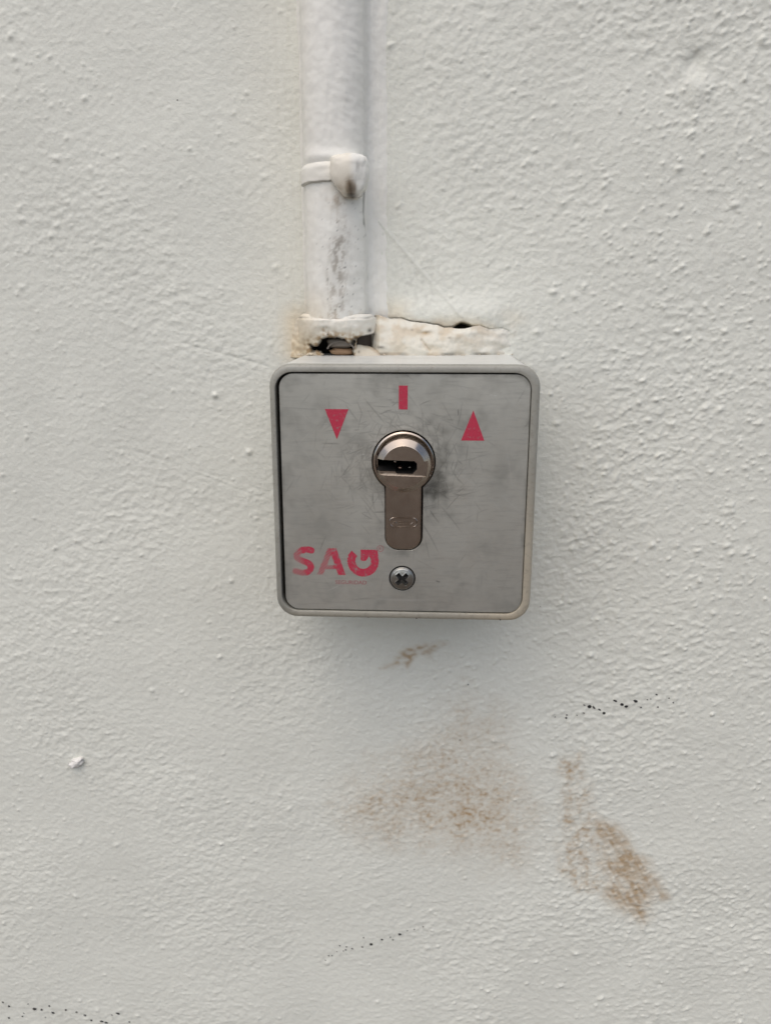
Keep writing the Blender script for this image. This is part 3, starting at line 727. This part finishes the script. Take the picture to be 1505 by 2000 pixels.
relief('plug', lin(-7.5, 7.9, .06), lin(2.2, 17.5, .06), plug_h, M['nickel'], lock, plug_sdf, None, skirt=6.2, sharp=28)
# keyway: a greasy pocket, coloured near black to stand for the slot's shade
kx = [(-7.3, 1.69), (2.68, 1.69), (3.52, .98), (3.62, -.6), (2.48, -1.92), (-1.88, -1.92), (-2.28, -1.52), (-7.3, -1.52)]
def unpl(x, z): return PC[0]+x*math.cos(PA)-z*math.sin(PA), PC[1]+x*math.sin(PA)+z*math.cos(PA)
K2 = [unpl(*q) for q in kx]; nk = len(K2)
V = [(x, -45.8, z) for x, z in K2]+[(x, -30, z) for x, z in K2]
for q in (0, 7): V[q] = (V[q][0], -44.6, V[q][2])
F4 = [(i, (i+1) % nk, (i+1) % nk+nk, i+nk) for i in range(nk-1)]
mesh('keyway', V, [np.array(F4), np.array([tuple(range(nk, 2*nk))])], M['grease_shade'], lock, smooth=False)
x, z = unpl(-.9, -.75); superblob('pin', (x, -43.6, z), (.75, .9, .6), M['brass'], lock, 1.3, .1, 120, 12, 8)
x, z = unpl(-2.4, 1.0); superblob('pin', (x, -44.0, z), (.45, .7, .4), M['nickel_dark'], lock, 2, .1, 121, 12, 8)
x, z = unpl(1.6, -1.1); superblob('pin', (x, -41.0, z), (.6, .7, .4), M['nickel_dark'], lock, 2, .1, 122, 12, 8)
# stamped oval on the tongue
def tube_path(name, pts, r, y, mat, parent, k=6):
    P = np.array(pts); n_ = len(P); V, F = [], []
    t = np.gradient(P, axis=0); t /= np.linalg.norm(t, axis=1)[:, None]+1e-9
    for i in range(n_):
        for q in range(k):
            a = 2*math.pi*q/k; o = math.cos(a)*r
            V.append((P[i, 0]-t[i, 1]*o, y-math.sin(a)*r*.6, P[i, 1]+t[i, 0]*o))
    for i in range(n_-1):
        for q in range(k): F.append((i*k+q, i*k+(q+1) % k, (i+1)*k+(q+1) % k, (i+1)*k+q))
    return mesh(name, V, [np.array(F)], mat, parent)
ov = rr_loop(-3.75, 3.85, -8.75, -6.1, 1.2, 6, 6); ov = np.vstack([ov, ov[:2]])
tube_path('stamped_oval', ov, .20, -40.38, M['nickel'], lock)
for pts in ([(-3.0, -8.1), (-2.6, -7.3), (-2.2, -7.2), (-1.8, -7.9)], [(-1.4, -7.9), (1.6, -7.85)], [(-1.2, -7.25), (1.9, -7.2)], [(2.2, -7.9), (2.8, -7.3)]):
    tube_path('stamped_mark', np.array(pts), .13, -40.38, M['nickel'], lock)

# screw
def screw_h(X, Z):
    x, z = rot(X-SCX, Z-SCZ, 43); r = np.hypot(x, z)
    h = 40.95-.045*r*r-.35*sm(2.95, 3.4, r)
    arm = np.minimum(np.maximum(np.abs(x)-.5, np.abs(z)-1.95), np.maximum(np.abs(z)-.5, np.abs(x)-1.95))
    arm = np.minimum(arm, np.hypot(x, z)-.75)
    h -= (2.4-.5*np.clip(r/1.95, 0, 1))*sm(.14, -.16, arm)
    h += .10*np.exp(-(arm-.22)**2/.012)*(arm > 0)*.5
    return h+.03*gn(X/.8, Z/.8, 131)
relief('screw', lin(-3.8, 3.4, .08), lin(-27.8, -20.6, .08), screw_h, M['screw'], sw, lambda X, Z: np.hypot(X-SCX, Z-SCZ)-3.4, lambda X, Z: np.stack([0*X, .92*sm(40.2, 39.2, screw_h(X, Z))*(np.hypot(X-SCX, Z-SCZ) < 2.4)+.35*sm(2.9, 3.4, np.hypot(X-SCX, Z-SCZ)), 0*X], 1), skirt=2.5, sharp=40)  # grime in the cross recess, painted dark to carry its shade
a = np.linspace(0, 2*math.pi, 49)[:-1]
V = [(SCX+r*math.cos(t), y, SCZ+r*math.sin(t)) for r, y in ((3.95, -39.97), (3.3, -38.9), (3.0, -38.9)) for t in a]
F = [(k*48+i, k*48+(i+1) % 48, (k+1)*48+(i+1) % 48, (k+1)*48+i) for k in range(2) for i in range(48)]
mesh('screw_seat', V, [np.array(F)], M['grime'], sw)

# printed marks
IY = PY-.035
flat_poly('down_arrow', [(-21.65, 24.5), (-18.45, 16.15), (-15.15, 24.5)], IY, M['ink'], sw)
flat_poly('up_arrow', [(15.72, 16.1), (22.08, 16.1), (18.86, 24.4)], IY, M['ink'], sw)
flat_poly('centre_bar', [(-1.4, 24.55), (1.0, 24.5), (1.02, 31.0), (-1.38, 31.0)], IY, M['ink'], sw)

# striped letters: scanned into thin runs from the outline of each letter
def letter(name, sdf, solid, u0, u1, v0, v1):
    st_ = 3.0; us = np.arange(u0, u1, st_); vs = np.arange(v0, v1, st_)
    U, Vv = np.meshgrid(us+st_/2, vs+st_/2)
    a = math.radians(40); s = U*math.sin(a)+Vv*math.cos(a); fr = np.abs(((s/31.) % 1)-.5)*2      # 0..1 triangle
    duty = .52+.56*sm(-90, 40, solid(U, Vv))
    saw = (1-fr)*14-7
    ins = (sdf(U, Vv)+saw*(1-.75*sm(0, 120, solid(U, Vv))) < 0) & (fr < duty)
    mm = lambda u, v: (-31.9+(u-75)*.01957, -15.35-(v-113)*.0203)
    P, F = [], []
    for j in range(len(vs)):
        row = np.concatenate([[0], ins[j].astype(int), [0]]); dd = np.diff(row)
        for s0, e0 in zip(np.where(dd == 1)[0], np.where(dd == -1)[0]):
            x0, z0 = mm(us[s0], vs[j]); x1, z1 = mm(us[0]+e0*st_, vs[j]+st_)
            b = len(P); P += [(x0, IY, z1), (x1, IY, z1), (x1, IY, z0), (x0, IY, z0)]; F.append((b, b+1, b+2, b+3))
    return mesh(name, P, [np.array(F)], M['ink_logo'], sw, smooth=False)
Sp = [tuple(q) for q in catmull([(362, 152), (290, 138), (205, 160), (145, 215), (160, 275), (235, 312), (315, 345), (350, 400), (310, 465), (220, 487), (118, 462)], 60)]
letter('letter_s', lambda U, V: np.maximum(seg_dist(U, V, Sp)-47, -(V-.0*U-95)), lambda U, V: U-250-.25*(V-300), 60, 420, 90, 545)
def a_sdf(U, V):
    l = seg_dist(U, V, [(655, 95), (470, 540)])-44; r = seg_dist(U, V, [(665, 90), (815, 540)])-52; b = seg_dist(U, V, [(590, 395), (740, 395)])-32
    return np.maximum(np.minimum(np.minimum(l, r), b), np.maximum(118-V, V-512))
letter('letter_a', a_sdf, lambda U, V: U-(640+.30*(V-120))+.5*np.maximum(0, 40-np.abs(V-395))-60*(V > 440)*(U < 640), 420, 900, 100, 545)
def g_sdf(U, V):
    dx, dy = U-1120, 300-V; r = np.hypot(dx, dy); an = np.degrees(np.arctan2(dy, dx))
    ringd = np.abs(r-172)-58
    gap = np.minimum(137-an, an-30)*3.
    ringd = np.maximum(ringd, gap)
    blk = poly_sdf(U, V, [(1085, 130), (1332, 130), (1350, 300), (1238, 310), (1240, 265), (1205, 225), (1165, 290), (1120, 298), (1085, 285)])
    return np.minimum(ringd, blk)
letter('letter_g', g_sdf, lambda U, V: U-900+.3*(300-V)*0+20, 860, 1380, 110, 545)
def text(name, body, x, z, height, mat, width=None, y=IY):
    cu = bpy.data.curves.new(name, 'FONT'); cu.body = body; cu.size = 1; cu.align_x = 'LEFT'
    t = bpy.data.objects.new(name, cu); C.objects.link(t)
    dg = bpy.context.evaluated_depsgraph_get(); dg.update()
    me = bpy.data.meshes.new_from_object(t.evaluated_get(dg))
    bpy.data.objects.remove(t); me.name = name; me.materials.clear()
    co = np.zeros(len(me.vertices)*3, np.float32); me.vertices.foreach_get('co', co); co = co.reshape(-1, 3)
    mn, mx = co.min(0), co.max(0); k = height/(mx[1]-mn[1]); kx_ = width/(mx[0]-mn[0]) if width else k
    out = np.stack([x+(co[:, 0]-mn[0])*kx_, np.full(len(co), y), z+(co[:, 1]-mn[1])*k], 1)*S
    me.vertices.foreach_set('co', out.astype(np.float32).ravel()); me.update()
    return link(name, me, mat, sw)
text('caption', 'SEGURIDAD', -19.5, -26.2, 1.15, M['ink_pale'], 9.0)
text('registered_letter', 'R', -6.85, -15.75, .85, M['ink_pale'])
a = np.linspace(0, 2*math.pi, 33)[:-1]
P = [(-6.5+r*math.cos(t), IY, -15.3+r*math.sin(t)) for r in (.95, .8) for t in a]
mesh('registered_ring', P, [np.array([(i, (i+1) % 32, (i+1) % 32+32, i+32) for i in range(32)])[:, ::-1]], M['ink_pale'], sw, smooth=False)
